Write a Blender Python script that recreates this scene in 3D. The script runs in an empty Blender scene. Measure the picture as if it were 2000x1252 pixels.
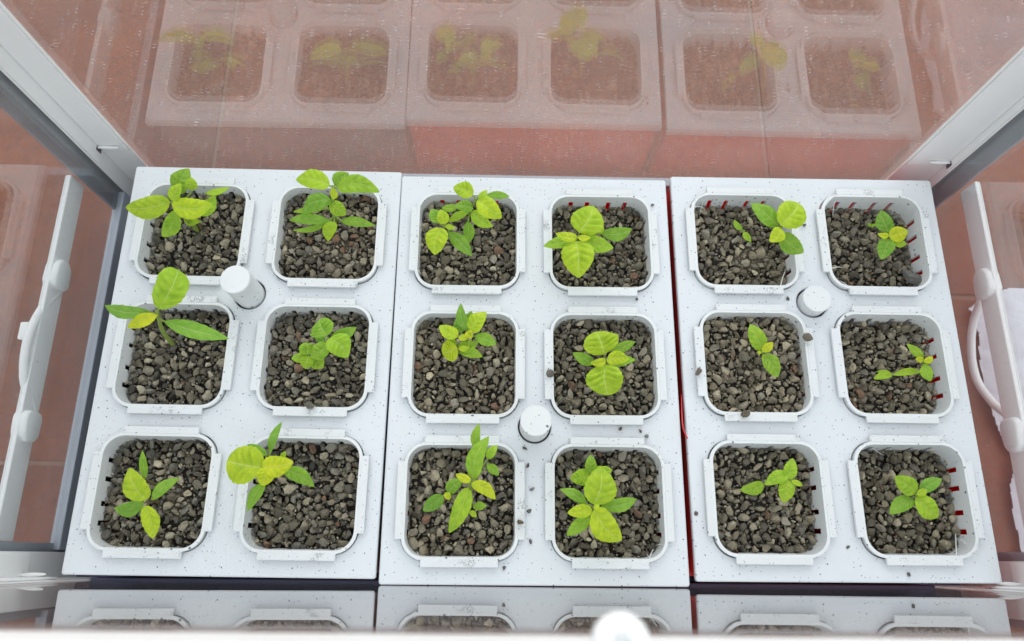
import bpy, bmesh, math, random
import numpy as np
from mathutils import Vector, Matrix, Euler

random.seed(7)
sc = bpy.context.scene
C = sc.collection

# ------------------------------------------------------------------ camera
CAM = Vector((-0.00884, -0.09143, 0.36078))
ANG = (0.30636, -0.01893, 0.00947)
FPX = 1468.27                                   # focal length in pixels of a 2000 px wide frame
cd = bpy.data.cameras.new('camera'); cam = bpy.data.objects.new('camera', cd); C.objects.link(cam)
cam.location = CAM; cam.rotation_euler = ANG
cd.sensor_width = 36.0; cd.lens = 36.0 * FPX / 2000.0
cd.clip_start = 0.01; cd.clip_end = 50.0
cd.dof.use_dof = True; cd.dof.focus_distance = 0.372; cd.dof.aperture_fstop = 13.0
sc.camera = cam
RC = Euler(ANG, 'XYZ').to_matrix()

# ------------------------------------------------------------------ light
w = bpy.data.worlds.new('World'); sc.world = w; w.use_nodes = True
w.node_tree.nodes['Background'].inputs[0].default_value = (0.90, 0.955, 1.0, 1)
w.node_tree.nodes['Background'].inputs[1].default_value = 0.84


def area(name, loc, target, sx, sy, power, col):
    l = bpy.data.lights.new(name, 'AREA'); l.shape = 'RECTANGLE'; l.size = sx; l.size_y = sy
    l.energy = power; l.color = col
    o = bpy.data.objects.new(name, l); C.objects.link(o); o.location = loc
    o.rotation_euler = (Vector(target) - Vector(loc)).to_track_quat('-Z', 'Y').to_euler()
    return o


area('window_light', (0.15, 1.45, 1.00), (0, 0, 0), 2.6, 1.1, 23.0, (1.0, 0.985, 0.96))
area('room_light', (0.05, -1.15, 1.35), (0, 0, 0), 2.8, 1.1, 8.0, (0.93, 0.97, 1.0))

sc.view_settings.view_transform = 'Standard'
try:
    sc.view_settings.look = 'None'
except Exception:
    pass
sc.view_settings.exposure = 0.34
sc.view_settings.gamma = 1.0
sc.cycles.use_denoising = True
sc.cycles.adaptive_threshold = 0.03
sc.cycles.max_bounces = 10
sc.cycles.transparent_max_bounces = 16
sc.cycles.glossy_bounces = 6
sc.cycles.diffuse_bounces = 4
sc.cycles.sample_clamp_indirect = 6.0


def ray(px, py):
    return RC @ Vector(((px - 1000) / FPX, (626 - py) / FPX, -1.0))


def at(px, py, z=0.0):
    d = ray(px, py); return CAM + d * ((z - CAM.z) / d.z)


def atx(px, py, x):
    d = ray(px, py); return CAM + d * ((x - CAM.x) / d.x)


def aty(px, py, y):
    d = ray(px, py); return CAM + d * ((y - CAM.y) / d.y)


def pxscale(p):                                  # metres per photo pixel at a point
    return (RC.transposed() @ (p - CAM)).z * -1.0 / FPX


# ------------------------------------------------------------------ node helpers
def mat(name):
    m = bpy.data.materials.new(name); m.use_nodes = True
    nt = m.node_tree; b = nt.nodes['Principled BSDF']
    return m, nt, b


def N(nt, t, **kw):
    n = nt.nodes.new(t)
    for k, v in kw.items():
        if k == 'inp':
            for a, b in v.items(): n.inputs[a].default_value = b
        else:
            setattr(n, k, v)
    return n


def L(nt, a, b): nt.links.new(a, b)


def M2(nt, op, a, b=None, c=None, clamp=False):
    n = nt.nodes.new('ShaderNodeMath'); n.operation = op; n.use_clamp = clamp
    for i, v in enumerate((a, b, c)):
        if v is None: continue
        if isinstance(v, (int, float)): n.inputs[i].default_value = v
        else: L(nt, v, n.inputs[i])
    return n.outputs[0]


def mixc(nt, fac, a, b, mode='MIX'):
    n = nt.nodes.new('ShaderNodeMix'); n.data_type = 'RGBA'; n.blend_type = mode
    for idx, v in ((0, fac), (6, a), (7, b)):
        if isinstance(v, (int, float)): n.inputs[idx].default_value = v
        elif isinstance(v, tuple): n.inputs[idx].default_value = v if len(v) == 4 else (*v, 1)
        else: L(nt, v, n.inputs[idx])
    return n.outputs[2]


def ramp(nt, src, stops):
    n = nt.nodes.new('ShaderNodeValToRGB')
    while len(n.color_ramp.elements) < len(stops): n.color_ramp.elements.new(0.5)
    for e, (p, c) in zip(n.color_ramp.elements, stops):
        e.position = p; e.color = (*c, 1) if len(c) == 3 else c
    L(nt, src, n.inputs[0]); return n.outputs[0]


def noise(nt, vec, scale, detail=3, rough=0.6):
    n = N(nt, 'ShaderNodeTexNoise', inp={'Scale': scale, 'Detail': detail, 'Roughness': rough})
    L(nt, vec, n.inputs['Vector']); return n.outputs['Fac']


def coords(nt, rnd=True):
    tc = N(nt, 'ShaderNodeTexCoord'); v = tc.outputs['Object']
    if rnd:
        oi = N(nt, 'ShaderNodeObjectInfo')
        mv = N(nt, 'ShaderNodeVectorMath', operation='SCALE'); mv.inputs[0].default_value = (3.1, 5.7, 0.0)
        L(nt, oi.outputs['Random'], mv.inputs['Scale'])
        ad = N(nt, 'ShaderNodeVectorMath', operation='ADD'); L(nt, v, ad.inputs[0]); L(nt, mv.outputs[0], ad.inputs[1])
        return ad.outputs[0], v
    return v, v


def specks(nt, vec, scale, rad, keep, dim='2D'):
    """sparse round dots, 1 inside a dot"""
    vo = N(nt, 'ShaderNodeTexVoronoi', inp={'Scale': scale, 'Randomness': 1.0}); vo.voronoi_dimensions = dim; L(nt, vec, vo.inputs['Vector'])
    sp = N(nt, 'ShaderNodeSeparateColor'); L(nt, vo.outputs['Color'], sp.inputs[0])
    lim = M2(nt, 'MULTIPLY', sp.outputs[1], rad)
    inside = M2(nt, 'LESS_THAN', vo.outputs['Distance'], lim)
    return M2(nt, 'MULTIPLY', inside, M2(nt, 'GREATER_THAN', sp.outputs[0], 1.0 - keep))


# ------------------------------------------------------------------ materials
def printed_plastic(name, base, lines='diag', marks=0.0):
    m, nt, b = mat(name)
    v, raw = coords(nt)
    if lines == 'diag':
        d1 = specks(nt, v, 250, 0.092, 0.46); d2 = specks(nt, v, 460, 0.14, 0.26)
    else:
        d1 = specks(nt, v, 330, 0.24, 0.45, '3D'); d2 = specks(nt, v, 520, 0.25, 0.30, '3D')
    n1 = noise(nt, v, 34, 4)
    n2 = noise(nt, v, 8, 3)
    col = mixc(nt, ramp(nt, n1, [(0.3, (0, 0, 0)), (0.8, (1, 1, 1))]), base, tuple(c * 0.955 for c in base))
    col = mixc(nt, ramp(nt, n2, [(0.45, (0, 0, 0)), (0.75, (0.5, 0.5, 0.5))]), col, (base[0] * .95, base[1] * .93, base[2] * .89))
    dd = M2(nt, 'MAXIMUM', M2(nt, 'MULTIPLY', d1, 0.85), M2(nt, 'MULTIPLY', d2, 0.6))
    col = mixc(nt, dd, col, (0.07, 0.075, 0.085))
    if marks:
        big = noise(nt, v, 55, 2)
        wr = noise(nt, v, 420, 5, 0.75)
        band = M2(nt, 'LESS_THAN', M2(nt, 'ABSOLUTE', M2(nt, 'SUBTRACT', wr, 0.5)), 0.022)
        mk = M2(nt, 'MULTIPLY', band, ramp(nt, big, [(0.60, (0, 0, 0)), (0.68, (1, 1, 1))]))
        dark = ramp(nt, wr, [(0.62, (0, 0, 0)), (0.68, (1, 1, 1))])
        mk2 = M2(nt, 'MULTIPLY', dark, ramp(nt, big, [(0.66, (0, 0, 0)), (0.74, (1, 1, 1))]))
        col = mixc(nt, M2(nt, 'MULTIPLY', M2(nt, 'MAXIMUM', mk, mk2), marks), col, (0.06, 0.06, 0.065))
    L(nt, col, b.inputs['Base Color'])
    b.inputs['Roughness'].default_value = 0.42
    b.inputs['Specular IOR Level'].default_value = 0.4
    wv = N(nt, 'ShaderNodeTexWave', inp={'Scale': 620.0 if lines == 'diag' else 700.0, 'Distortion': 0.6, 'Detail': 1.0})
    wv.bands_direction = 'DIAGONAL' if lines == 'diag' else 'Z'
    L(nt, raw, wv.inputs['Vector'])
    h = M2(nt, 'ADD', M2(nt, 'MULTIPLY', wv.outputs['Fac'], 0.5), M2(nt, 'MULTIPLY', n1, 0.5))
    bp = N(nt, 'ShaderNodeBump', inp={'Strength': 0.22, 'Distance': 0.0004}); L(nt, h, bp.inputs['Height'])
    L(nt, bp.outputs[0], b.inputs['Normal'])
    return m


M_LID = printed_plastic('speckled_white_print', (0.675, 0.705, 0.735))
M_CUP = printed_plastic('speckled_white_cup', (0.71, 0.73, 0.74), 'z')
M_TAB = printed_plastic('speckled_white_tab', (0.70, 0.72, 0.735), 'diag', 0.75)


def paint(name, base, rough=0.42, bump=0.1, scale=220, dirt=0.06):
    m, nt, b = mat(name); v, raw = coords(nt)
    n1 = noise(nt, v, scale, 4); n2 = noise(nt, v, 25, 4)
    col = mixc(nt, ramp(nt, n2, [(0.35, (0, 0, 0)), (0.75, (1, 1, 1))]), base, tuple(c * (1 - dirt * 2) for c in base))
    d = specks(nt, v, 90, 0.08, 0.25, '3D')
    col = mixc(nt, M2(nt, 'MULTIPLY', d, 0.6), col, (0.15, 0.13, 0.11))
    L(nt, col, b.inputs['Base Color']); b.inputs['Roughness'].default_value = rough
    bp = N(nt, 'ShaderNodeBump', inp={'Strength': bump, 'Distance': 0.0006}); L(nt, n1, bp.inputs['Height'])
    L(nt, bp.outputs[0], b.inputs['Normal'])
    return m


M_FRAME = paint('white_powder_coat', (0.86, 0.865, 0.865), 0.5, 0.02, 220, 0.02)
M_GASKET = paint('grey_gasket', (0.20, 0.22, 0.25), 0.5)
M_RAIL = paint('grey_rail', (0.42, 0.46, 0.52), 0.45)
M_BASE = paint('base_sheet', (0.055, 0.055, 0.10), 0.6)
M_GREYBIN = paint('grey_reservoir', (0.13, 0.135, 0.15), 0.5)


def red_bin():
    m, nt, b = mat('red_reservoir')
    v, raw = coords(nt)
    n1 = noise(nt, v, 30, 3)
    col = mixc(nt, n1, (0.80, 0.09, 0.08), (0.86, 0.12, 0.10))
    L(nt, col, b.inputs['Base Color']); b.inputs['Roughness'].default_value = 0.35
    tr = N(nt, 'ShaderNodeBsdfTranslucent'); tr.inputs[0].default_value = (0.9, 0.03, 0.03, 1)
    mx = N(nt, 'ShaderNodeMixShader'); mx.inputs[0].default_value = 0.40
    L(nt, b.outputs[0], mx.inputs[1]); L(nt, tr.outputs[0], mx.inputs[2])
    L(nt, mx.outputs[0], nt.nodes['Material Output'].inputs[0])
    return m


M_REDBIN = red_bin()


def pane_mat(name, haze, fleck, n=1.6, swz='xz'):
    m = bpy.data.materials.new(name); m.use_nodes = True; nt = m.node_tree
    nt.nodes.remove(nt.nodes['Principled BSDF'])
    out = nt.nodes['Material Output']
    v, raw = coords(nt)
    geo = N(nt, 'ShaderNodeNewGeometry')
    ior = M2(nt, 'MULTIPLY_ADD', geo.outputs['Backfacing'], 1 / n - n, n)
    fr = N(nt, 'ShaderNodeFresnel'); L(nt, ior, fr.inputs['IOR'])
    bn = noise(nt, v, 14, 2)
    bp = N(nt, 'ShaderNodeBump', inp={'Strength': 0.02, 'Distance': 0.002}); L(nt, bn, bp.inputs['Height'])
    tp = N(nt, 'ShaderNodeBsdfTransparent'); tp.inputs[0].default_value = (0.975, 0.985, 0.985, 1)
    gl = N(nt, 'ShaderNodeBsdfGlossy', inp={'Roughness': 0.012}); L(nt, bp.outputs[0], gl.inputs['Normal'])
    g = N(nt, 'ShaderNodeMixShader'); L(nt, fr.outputs[0], g.inputs[0]); L(nt, tp.outputs[0], g.inputs[1]); L(nt, gl.outputs[0], g.inputs[2])
    # dust film and scratches
    dif = N(nt, 'ShaderNodeBsdfDiffuse'); dif.inputs[0].default_value = (0.8, 0.8, 0.8, 1)
    trl = N(nt, 'ShaderNodeBsdfTranslucent'); trl.inputs[0].default_value = (0.85, 0.85, 0.85, 1)
    du = N(nt, 'ShaderNodeMixShader'); du.inputs[0].default_value = 0.5
    L(nt, dif.outputs[0], du.inputs[1]); L(nt, trl.outputs[0], du.inputs[2])
    n1 = noise(nt, v, 16, 5, 0.65); n2 = noise(nt, v, 260, 2)
    zz = N(nt, 'ShaderNodeSeparateXYZ'); L(nt, raw, zz.inputs[0])
    low = N(nt, 'ShaderNodeMapRange', interpolation_type='SMOOTHSTEP', inp={'From Min': 0.075, 'From Max': -0.03, 'To Min': 1.0, 'To Max': 3.0}); L(nt, zz.outputs[2], low.inputs[0]); low = low.outputs[0]   # brighter light low on the pane, painted in as thicker haze
    hz = M2(nt, 'MULTIPLY', M2(nt, 'ADD', M2(nt, 'MULTIPLY', n1, 1.2), M2(nt, 'MULTIPLY', n2, 0.5)), M2(nt, 'MULTIPLY', low, haze))
    # short bright scratches: stretched voronoi
    mp = N(nt, 'ShaderNodeMapping'); mp.inputs['Scale'].default_value = (1.0, 3.6, 1.0); mp.inputs['Rotation'].default_value = (0, 0, 0.25)
    sx_ = N(nt, 'ShaderNodeSeparateXYZ'); L(nt, v, sx_.inputs[0]); cb = N(nt, 'ShaderNodeCombineXYZ')
    L(nt, sx_.outputs[0 if swz == 'xz' else 1], cb.inputs[0]); L(nt, sx_.outputs[2], cb.inputs[1]); flat = cb.outputs[0]
    wob = N(nt, 'ShaderNodeTexNoise', inp={'Scale': 30.0}); L(nt, flat, wob.inputs['Vector'])
    ad2 = N(nt, 'ShaderNodeVectorMath', operation='MULTIPLY_ADD'); L(nt, wob.outputs['Color'], ad2.inputs[0]); ad2.inputs[1].default_value = (.02, .02, 0); L(nt, flat, ad2.inputs[2])
    L(nt, ad2.outputs[0], mp.inputs['Vector'])
    s1 = specks(nt, mp.outputs[0], 150, 0.12, 0.30)
    s2 = specks(nt, flat, 300, 0.16, 0.14)
    fl = M2(nt, 'MAXIMUM', M2(nt, 'MULTIPLY', s1, fleck), M2(nt, 'MULTIPLY', s2, fleck * 0.7))
    fac = M2(nt, 'MAXIMUM', hz, fl, clamp=True)
    fx = N(nt, 'ShaderNodeMixShader'); L(nt, fac, fx.inputs[0]); L(nt, g.outputs[0], fx.inputs[1]); L(nt, du.outputs[0], fx.inputs[2])
    L(nt, fx.outputs[0], out.inputs[0])
    return m


M_PANE_B = pane_mat('dusty_pane', 0.030, 0.40, 2.10)
M_PANE_S = pane_mat('side_pane', 0.028, 0.25, 1.85, 'yz')
M_PANE_F = pane_mat('front_pane', 0.010, 0.08, 2.2)


def terracotta():
    m, nt, b = mat('terracotta_tile'); v, raw = coords(nt)
    n1 = noise(nt, v, 9, 6, 0.62); n2 = noise(nt, v, 240, 3, 0.7); n3 = noise(nt, v, 40, 4)
    col = ramp(nt, n1, [(0.28, (0.125, 0.034, 0.012)), (0.5, (0.215, 0.060, 0.021)), (0.72, (0.30, 0.092, 0.036))])
    col = mixc(nt, ramp(nt, n2, [(0.42, (0, 0, 0)), (0.75, (1, 1, 1))]), col, (0.13, 0.045, 0.03))
    col = mixc(nt, M2(nt, 'MULTIPLY', ramp(nt, n3, [(0.5, (0, 0, 0)), (0.8, (1, 1, 1))]), 0.45), col, (0.10, 0.035, 0.022))
    mp = N(nt, 'ShaderNodeMapping'); mp.inputs['Scale'].default_value = (1, 3.0, 1); mp.inputs['Rotation'].default_value = (0, 0, 0.5); L(nt, v, mp.inputs[0])
    s = specks(nt, mp.outputs[0], 120, 0.10, 0.12)
    col = mixc(nt, M2(nt, 'MULTIPLY', s, 0.55), col, (0.5, 0.33, 0.24))
    L(nt, col, b.inputs['Base Color']); b.inputs['Roughness'].default_value = 0.48
    bp = N(nt, 'ShaderNodeBump', inp={'Strength': 0.25, 'Distance': 0.001}); L(nt, n2, bp.inputs['Height']); L(nt, bp.outputs[0], b.inputs['Normal'])
    return m


M_TILE = terracotta()
M_GROUT = paint('grout', (0.27, 0.155, 0.11), 0.9, 0.5, 400)


def gravel_mat():
    m, nt, b = mat('volcanic_gravel'); v, raw = coords(nt)
    at_ = N(nt, 'ShaderNodeAttribute', attribute_name='pcol')
    n1 = noise(nt, raw, 900, 4, 0.7); n2 = noise(nt, raw, 320, 3)
    col = mixc(nt, ramp(nt, n1, [(0.3, (0, 0, 0)), (0.75, (1, 1, 1))]), mixc(nt, 0.5, at_.outputs['Color'], (0.05, 0.045, 0.04)), at_.outputs['Color'])
    L(nt, col, b.inputs['Base Color']); b.inputs['Roughness'].default_value = 0.85
    b.inputs['Specular IOR Level'].default_value = 0.25
    h = M2(nt, 'ADD', n1, M2(nt, 'MULTIPLY', n2, 1.5))
    bp = N(nt, 'ShaderNodeBump', inp={'Strength': 0.8, 'Distance': 0.0008}); L(nt, h, bp.inputs['Height']); L(nt, bp.outputs[0], b.inputs['Normal'])
    return m


M_GRAVEL = gravel_mat()


def leaf_mat():
    m, nt, b = mat('leaf'); oi = N(nt, 'ShaderNodeObjectInfo')
    tc = N(nt, 'ShaderNodeTexCoord'); sp = N(nt, 'ShaderNodeSeparateXYZ'); L(nt, tc.outputs['UV'], sp.inputs[0])
    t = sp.outputs[0]; vv = M2(nt, 'SUBTRACT', M2(nt, 'MULTIPLY', sp.outputs[1], 2.0), 1.0)
    av = M2(nt, 'ABSOLUTE', vv)
    mid = M2(nt, 'SUBTRACT', 1.0, M2(nt, 'MULTIPLY', av, 15.0), clamp=True)
    ph = M2(nt, 'MULTIPLY', M2(nt, 'SUBTRACT', t, M2(nt, 'MULTIPLY', av, 0.24)), 5.0)
    fr = M2(nt, 'ABSOLUTE', M2(nt, 'SUBTRACT', M2(nt, 'FRACT', ph), 0.5))
    lat = M2(nt, 'MULTIPLY', M2(nt, 'SUBTRACT', 1.0, M2(nt, 'MULTIPLY', fr, 13.0), clamp=True), M2(nt, 'SUBTRACT', 1.0, av, clamp=True))
    vein = M2(nt, 'MAXIMUM', mid, M2(nt, 'MULTIPLY', lat, 0.55))
    n1 = noise(nt, tc.outputs['Object'], 260, 4); n2 = noise(nt, tc.outputs['Object'], 1500, 2)
    base = oi.outputs['Color']
    dark = mixc(nt, 1.0, base, (0.66, 0.78, 0.55), 'MULTIPLY')
    col = mixc(nt, ramp(nt, n1, [(0.3, (0, 0, 0)), (0.7, (1, 1, 1))]), dark, base)
    vein_tint = mixc(nt, 0.5, base, (0.75, 0.85, 0.40))  # paler green of the veins themselves
    col = mixc(nt, M2(nt, 'MULTIPLY', vein, 0.8), col, vein_tint)
    L(nt, col, b.inputs['Base Color']); b.inputs['Roughness'].default_value = 0.42
    b.inputs['Specular IOR Level'].default_value = 0.35
    h = M2(nt, 'ADD', M2(nt, 'MULTIPLY', n1, 0.8), M2(nt, 'SUBTRACT', M2(nt, 'MULTIPLY', n2, 0.15), M2(nt, 'MULTIPLY', vein, 0.35)))
    bp = N(nt, 'ShaderNodeBump', inp={'Strength': 0.5, 'Distance': 0.0010}); L(nt, h, bp.inputs['Height']); L(nt, bp.outputs[0], b.inputs['Normal'])
    tr = N(nt, 'ShaderNodeBsdfTranslucent'); L(nt, col, tr.inputs[0])
    mx = N(nt, 'ShaderNodeMixShader'); mx.inputs[0].default_value = 0.32
    L(nt, b.outputs[0], mx.inputs[1]); L(nt, tr.outputs[0], mx.inputs[2])
    L(nt, mx.outputs[0], nt.nodes['Material Output'].inputs[0])
    return m


M_LEAF = leaf_mat()


def plain(name, base, rough=0.5, nscale=300, var=0.25, transl=0.0):
    m, nt, b = mat(name); v, raw = coords(nt)
    n1 = noise(nt, v, nscale, 4)
    col = mixc(nt, n1, tuple(c * (1 - var) for c in base), tuple(min(1, c * (1 + var)) for c in base))
    L(nt, col, b.inputs['Base Color']); b.inputs['Roughness'].default_value = rough
    bp = N(nt, 'ShaderNodeBump', inp={'Strength': 0.3, 'Distance': 0.0006}); L(nt, n1, bp.inputs['Height']); L(nt, bp.outputs[0], b.inputs['Normal'])
    if transl:
        tr = N(nt, 'ShaderNodeBsdfTranslucent'); tr.inputs[0].default_value = (*base, 1)
        mx = N(nt, 'ShaderNodeMixShader'); mx.inputs[0].default_value = transl
        L(nt, b.outputs[0], mx.inputs[1]); L(nt, tr.outputs[0], mx.inputs[2])
        L(nt, mx.outputs[0], nt.nodes['Material Output'].inputs[0])
    return m


M_STEM = plain('stem_green', (0.22, 0.30, 0.06), 0.5)
M_STEMB = plain('stem_brown', (0.14, 0.11, 0.05), 0.6)
M_COIR = plain('coir_plug', (0.075, 0.062, 0.043), 0.95, 700, 0.5)
M_FILM = plain('plastic_film', (0.72, 0.70, 0.76), 0.3, 60, 0.05, 0.3)
M_STRAND = plain('white_strand', (0.82, 0.83, 0.83), 0.35, 200, 0.05)
M_REDSTRAND = plain('red_strand', (0.65, 0.02, 0.03), 0.35, 200, 0.1)
M_SLOT_SHADE = plain('slot_shade', (0.10, 0.08, 0.10), 0.6)

# ------------------------------------------------------------------ mesh helpers


def mesh_obj(name, verts, faces, m, parent=None, smooth=False):
    me = bpy.data.meshes.new(name); me.from_pydata([tuple(v) for v in verts], [], faces); me.update()
    me.materials.append(m)
    if smooth:
        me.shade_smooth()
    o = bpy.data.objects.new(name, me); C.objects.link(o)
    if parent is not None: o.parent = parent
    return o


def bm_obj(name, bm, m, parent=None, smooth=False):
    bmesh.ops.recalc_face_normals(bm, faces=bm.faces)
    me = bpy.data.meshes.new(name); bm.to_mesh(me); bm.free(); me.materials.append(m)
    if smooth: me.shade_smooth()
    o = bpy.data.objects.new(name, me); C.objects.link(o)
    if parent is not None: o.parent = parent
    return o


def add_box(bm, lo, hi, bev=0.0):
    b2 = bmesh.new()
    bmesh.ops.create_cube(b2, size=1.0)
    for v in b2.verts:
        v.co = Vector([lo[i] + (v.co[i] + 0.5) * (hi[i] - lo[i]) for i in range(3)])
    if bev:
        bmesh.ops.bevel(b2, geom=b2.edges[:], offset=bev, segments=2, profile=0.6, affect='EDGES')
    tmp = bpy.data.meshes.new('tmp'); b2.to_mesh(tmp); b2.free(); bm.from_mesh(tmp); bpy.data.meshes.remove(tmp)


def box(name, lo, hi, m, parent=None, bev=0.0):
    lo2 = [min(a, b) for a, b in zip(lo, hi)]; hi2 = [max(a, b) for a, b in zip(lo, hi)]
    bm = bmesh.new(); add_box(bm, lo2, hi2, bev); return bm_obj(name, bm, m, parent)


def tube_geo(pts, rad, seg=8, cap=True):
    pts = [Vector(p) for p in pts]; n = len(pts)
    rads = rad if isinstance(rad, (list, tuple)) else [rad] * n
    V, F = [], []
    ref = Vector((0.3, 0.9, 0.31))
    for i, p in enumerate(pts):
        d = (pts[min(i + 1, n - 1)] - pts[max(i - 1, 0)]).normalized()
        a = d.cross(ref)
        if a.length < 0.1: a = d.cross(Vector((1, 0, 0)))
        a.normalize(); b = d.cross(a)
        for k in range(seg):
            an = 2 * math.pi * k / seg
            V.append(p + (a * math.cos(an) + b * math.sin(an)) * rads[i])
    for i in range(n - 1):
        for k in range(seg):
            k2 = (k + 1) % seg
            F.append((i * seg + k, i * seg + k2, (i + 1) * seg + k2, (i + 1) * seg + k))
    if cap:
        F.append(tuple(range(seg - 1, -1, -1))); F.append(tuple((n - 1) * seg + k for k in range(seg)))
    return V, F


def tube(name, pts, rad, m, parent=None, seg=8):
    V, F = tube_geo(pts, rad, seg); return mesh_obj(name, V, F, m, parent, True)


def smooth_path(pts, n=24):
    P = [Vector(p) for p in pts]; out = []
    P = [P[0] * 2 - P[1]] + P + [P[-1] * 2 - P[-2]]
    for i in range(1, len(P) - 2):
        for k in range(n):
            t = k / n; a, b, c, d = P[i - 1], P[i], P[i + 1], P[i + 2]
            out.append(0.5 * ((2 * b) + (c - a) * t + (2 * a - 5 * b + 4 * c - d) * t * t + (3 * b - a - 3 * c + d) * t ** 3))
    out.append(P[-2]); return out


def empty(name, loc=(0, 0, 0), rz=0.0):
    o = bpy.data.objects.new(name, None); C.objects.link(o); o.location = loc; o.rotation_euler = (0, 0, rz)
    o.empty_display_size = 0.01
    return o


def tag(o, label, cat, group=None, kind=None):
    o['label'] = label
    if cat: o['category'] = cat
    if group: o['group'] = group
    if kind: o['kind'] = kind
    return o


def rsq(h, r, n=8, w=None):
    """rounded square loop, half size h (x) and w (y), counter-clockwise"""
    w = h if w is None else w; out = []
    for cx, cy, a0 in ((h - r, w - r, 0), (-h + r, w - r, 90), (-h + r, -w + r, 180), (h - r, -w + r, 270)):
        for k in range(n + 1):
            a = math.radians(a0 + 90 * k / n); out.append((cx + r * math.cos(a), cy + r * math.sin(a)))
    return out


# ------------------------------------------------------------------ the floor
FZ = -0.060
P_T = 0.347; GX = -0.189; GY = -0.044
floor = mesh_obj('floor', [(-3, -3, FZ - .0007), (3, -3, FZ - .0007), (3, 3, FZ - .0007), (-3, 3, FZ - .0007)], [(0, 1, 2, 3)], M_GROUT)
floor['kind'] = 'structure'; floor['label'] = 'terracotta tiled floor under the mini greenhouse'
bm = bmesh.new(); add_box(bm, (0.0011, 0.0011, -0.008), (P_T - 0.0011, P_T - 0.0011, 0.0), 0.0009)
tile_me = None
for i in range(-3, 4):
    for j in range(-3, 5):
        oy = 0.105 if i >= 1 else 0.0
        if tile_me is None:
            o = bm_obj('tile', bm, M_TILE, floor); tile_me = o.data
        else:
            o = bpy.data.objects.new('tile', tile_me); C.objects.link(o); o.parent = floor
        o.location = (GX + i * P_T, GY + j * P_T + oy - (P_T if i >= 1 else 0), FZ + random.uniform(-0.0003, 0.0003))

# ------------------------------------------------------------------ greenhouse
XL, XR, YB, YF = -0.2280, 0.2369, 0.1192, -0.1035
ZB, ZT = -0.056, 0.215
gh = empty('mini_greenhouse', (0, 0, FZ))
tag(gh, 'white metal framed mini greenhouse with clear panes standing around the planters', 'greenhouse')
gh_inv = Matrix.Translation((0, 0, -FZ))


def g(o, parent=None):
    """parent to the greenhouse (or one of its parts) while keeping world coordinates"""
    if parent is None:
        o.parent = gh; o.matrix_parent_inverse = gh_inv
    else:
        o.parent = parent
    return o


PT = 0.0018
g(box('base_sheet', (XL, YF, FZ + 0.0005), (XR, YB, FZ + 0.003), M_BASE))
pane_b = g(box('pane', (XL + .001, YB, ZB + .004), (XR - .001, YB + PT, ZT), M_PANE_B)); pane_b['label'] = 'dusty scratched rear pane'
pane_f = g(box('pane', (XL + .001, YF - PT, ZB + .004), (XR - .001, YF, ZT), M_PANE_F)); pane_f['label'] = 'front pane'
pane_l = g(box('pane', (XL - PT, YF + .001, ZB + .004), (XL, YB - .001, ZT), M_PANE_S)); pane_l['label'] = 'left end pane'
pane_r = g(box('pane', (XR, YF + .001, ZB + .004), (XR + PT, YB - .001, ZT), M_PANE_S)); pane_r['label'] = 'right end pane'

for sx, X in ((-1, XL), (1, XR)):
    for sy, Y in ((-1, YF), (1, YB)):
        back = sy > 0
        ws = 0.0105 if back else 0.0130            # flange along the end wall
        wb = (0.0173 if sx < 0 else 0.0243) if back else 0.0175   # flange along the long wall
        if back and sx > 0: ws = 0.0062
        wg = 0.0225 if back else 0.0172
        if back and sx > 0: wg = 0.0165
        t = 0.0008
        z0, z1 = ZB, ZT + 0.02
        bm = bmesh.new()
        add_box(bm, sorted3 := [min(X - sx * t, X - sx * .0001), min(Y, Y - sy * ws), z0], [max(X - sx * t, X - sx * .0001), max(Y, Y - sy * ws), z1], 0.00025)
        add_box(bm, [min(X - sx * .0009, X - sx * wb), min(Y - sy * t, Y - sy * .0001), z0], [max(X - sx * .0009, X - sx * wb), max(Y - sy * t, Y - sy * .0001), z1], 0.00025)
        post = g(bm_obj('corner_post', bm, M_FRAME))
        # upper sleeve, a second sheet lying proud of the first
        zs = -0.004 if back else -0.011
        t2 = 0.0019
        bm = bmesh.new()
        add_box(bm, [min(X - sx * t2, X - sx * .0009), min(Y - sy * .0009, Y - sy * (ws - .0008)), zs], [max(X - sx * t2, X - sx * .0009), max(Y - sy * .0009, Y - sy * (ws - .0008)), z1 - .001], 0.00045)
        add_box(bm, [min(X - sx * .0021, X - sx * (wb - .0012)), min(Y - sy * t2, Y - sy * .0009), zs], [max(X - sx * .0021, X - sx * (wb - .0012)), max(Y - sy * t2, Y - sy * .0009), z1 - .001], 0.00045)
        g(bm_obj('post_sleeve', bm, M_FRAME), post)
        # gasket strip between the flange and the end pane's frame, outside the pane
        g(box('gasket', (X + sx * (PT + .0003), Y - sy * .001, z0), (X + sx * (PT + .0018), Y - sy * wg, z1), M_GASKET if back else M_RAIL), post)
        # bent locking tab at the corner
        zt = 0.0005 if back else -0.006
        pts = []
        for k in range(9):
            u = k / 8
            pts.append((X - sx * (0.001 + 0.0125 * u), Y - sy * (0.0026 + 0.0006 * u), zt + 0.0012 * u))
        V, F = tube_geo(pts, [0.0004 + 0.0006 * math.sin(math.pi * min(1, k / 8 * .9 + .08)) for k in range(9)], 8)
        V = [Vector((v.x, v.y, zt + (v.z - zt) * 0.8)) for v in V]
        if back: g(box('slot', (X - sx * .0020, Y - sy * .0022, zt - .0035), (X - sx * .0022, Y - sy * .0046, zt + .0012), M_SLOT_SHADE), post)  # raised dark plate, its colour standing for the shade inside a slot
        g(mesh_obj('locking_tab', V, F, M_FRAME, None, True), post)

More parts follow.
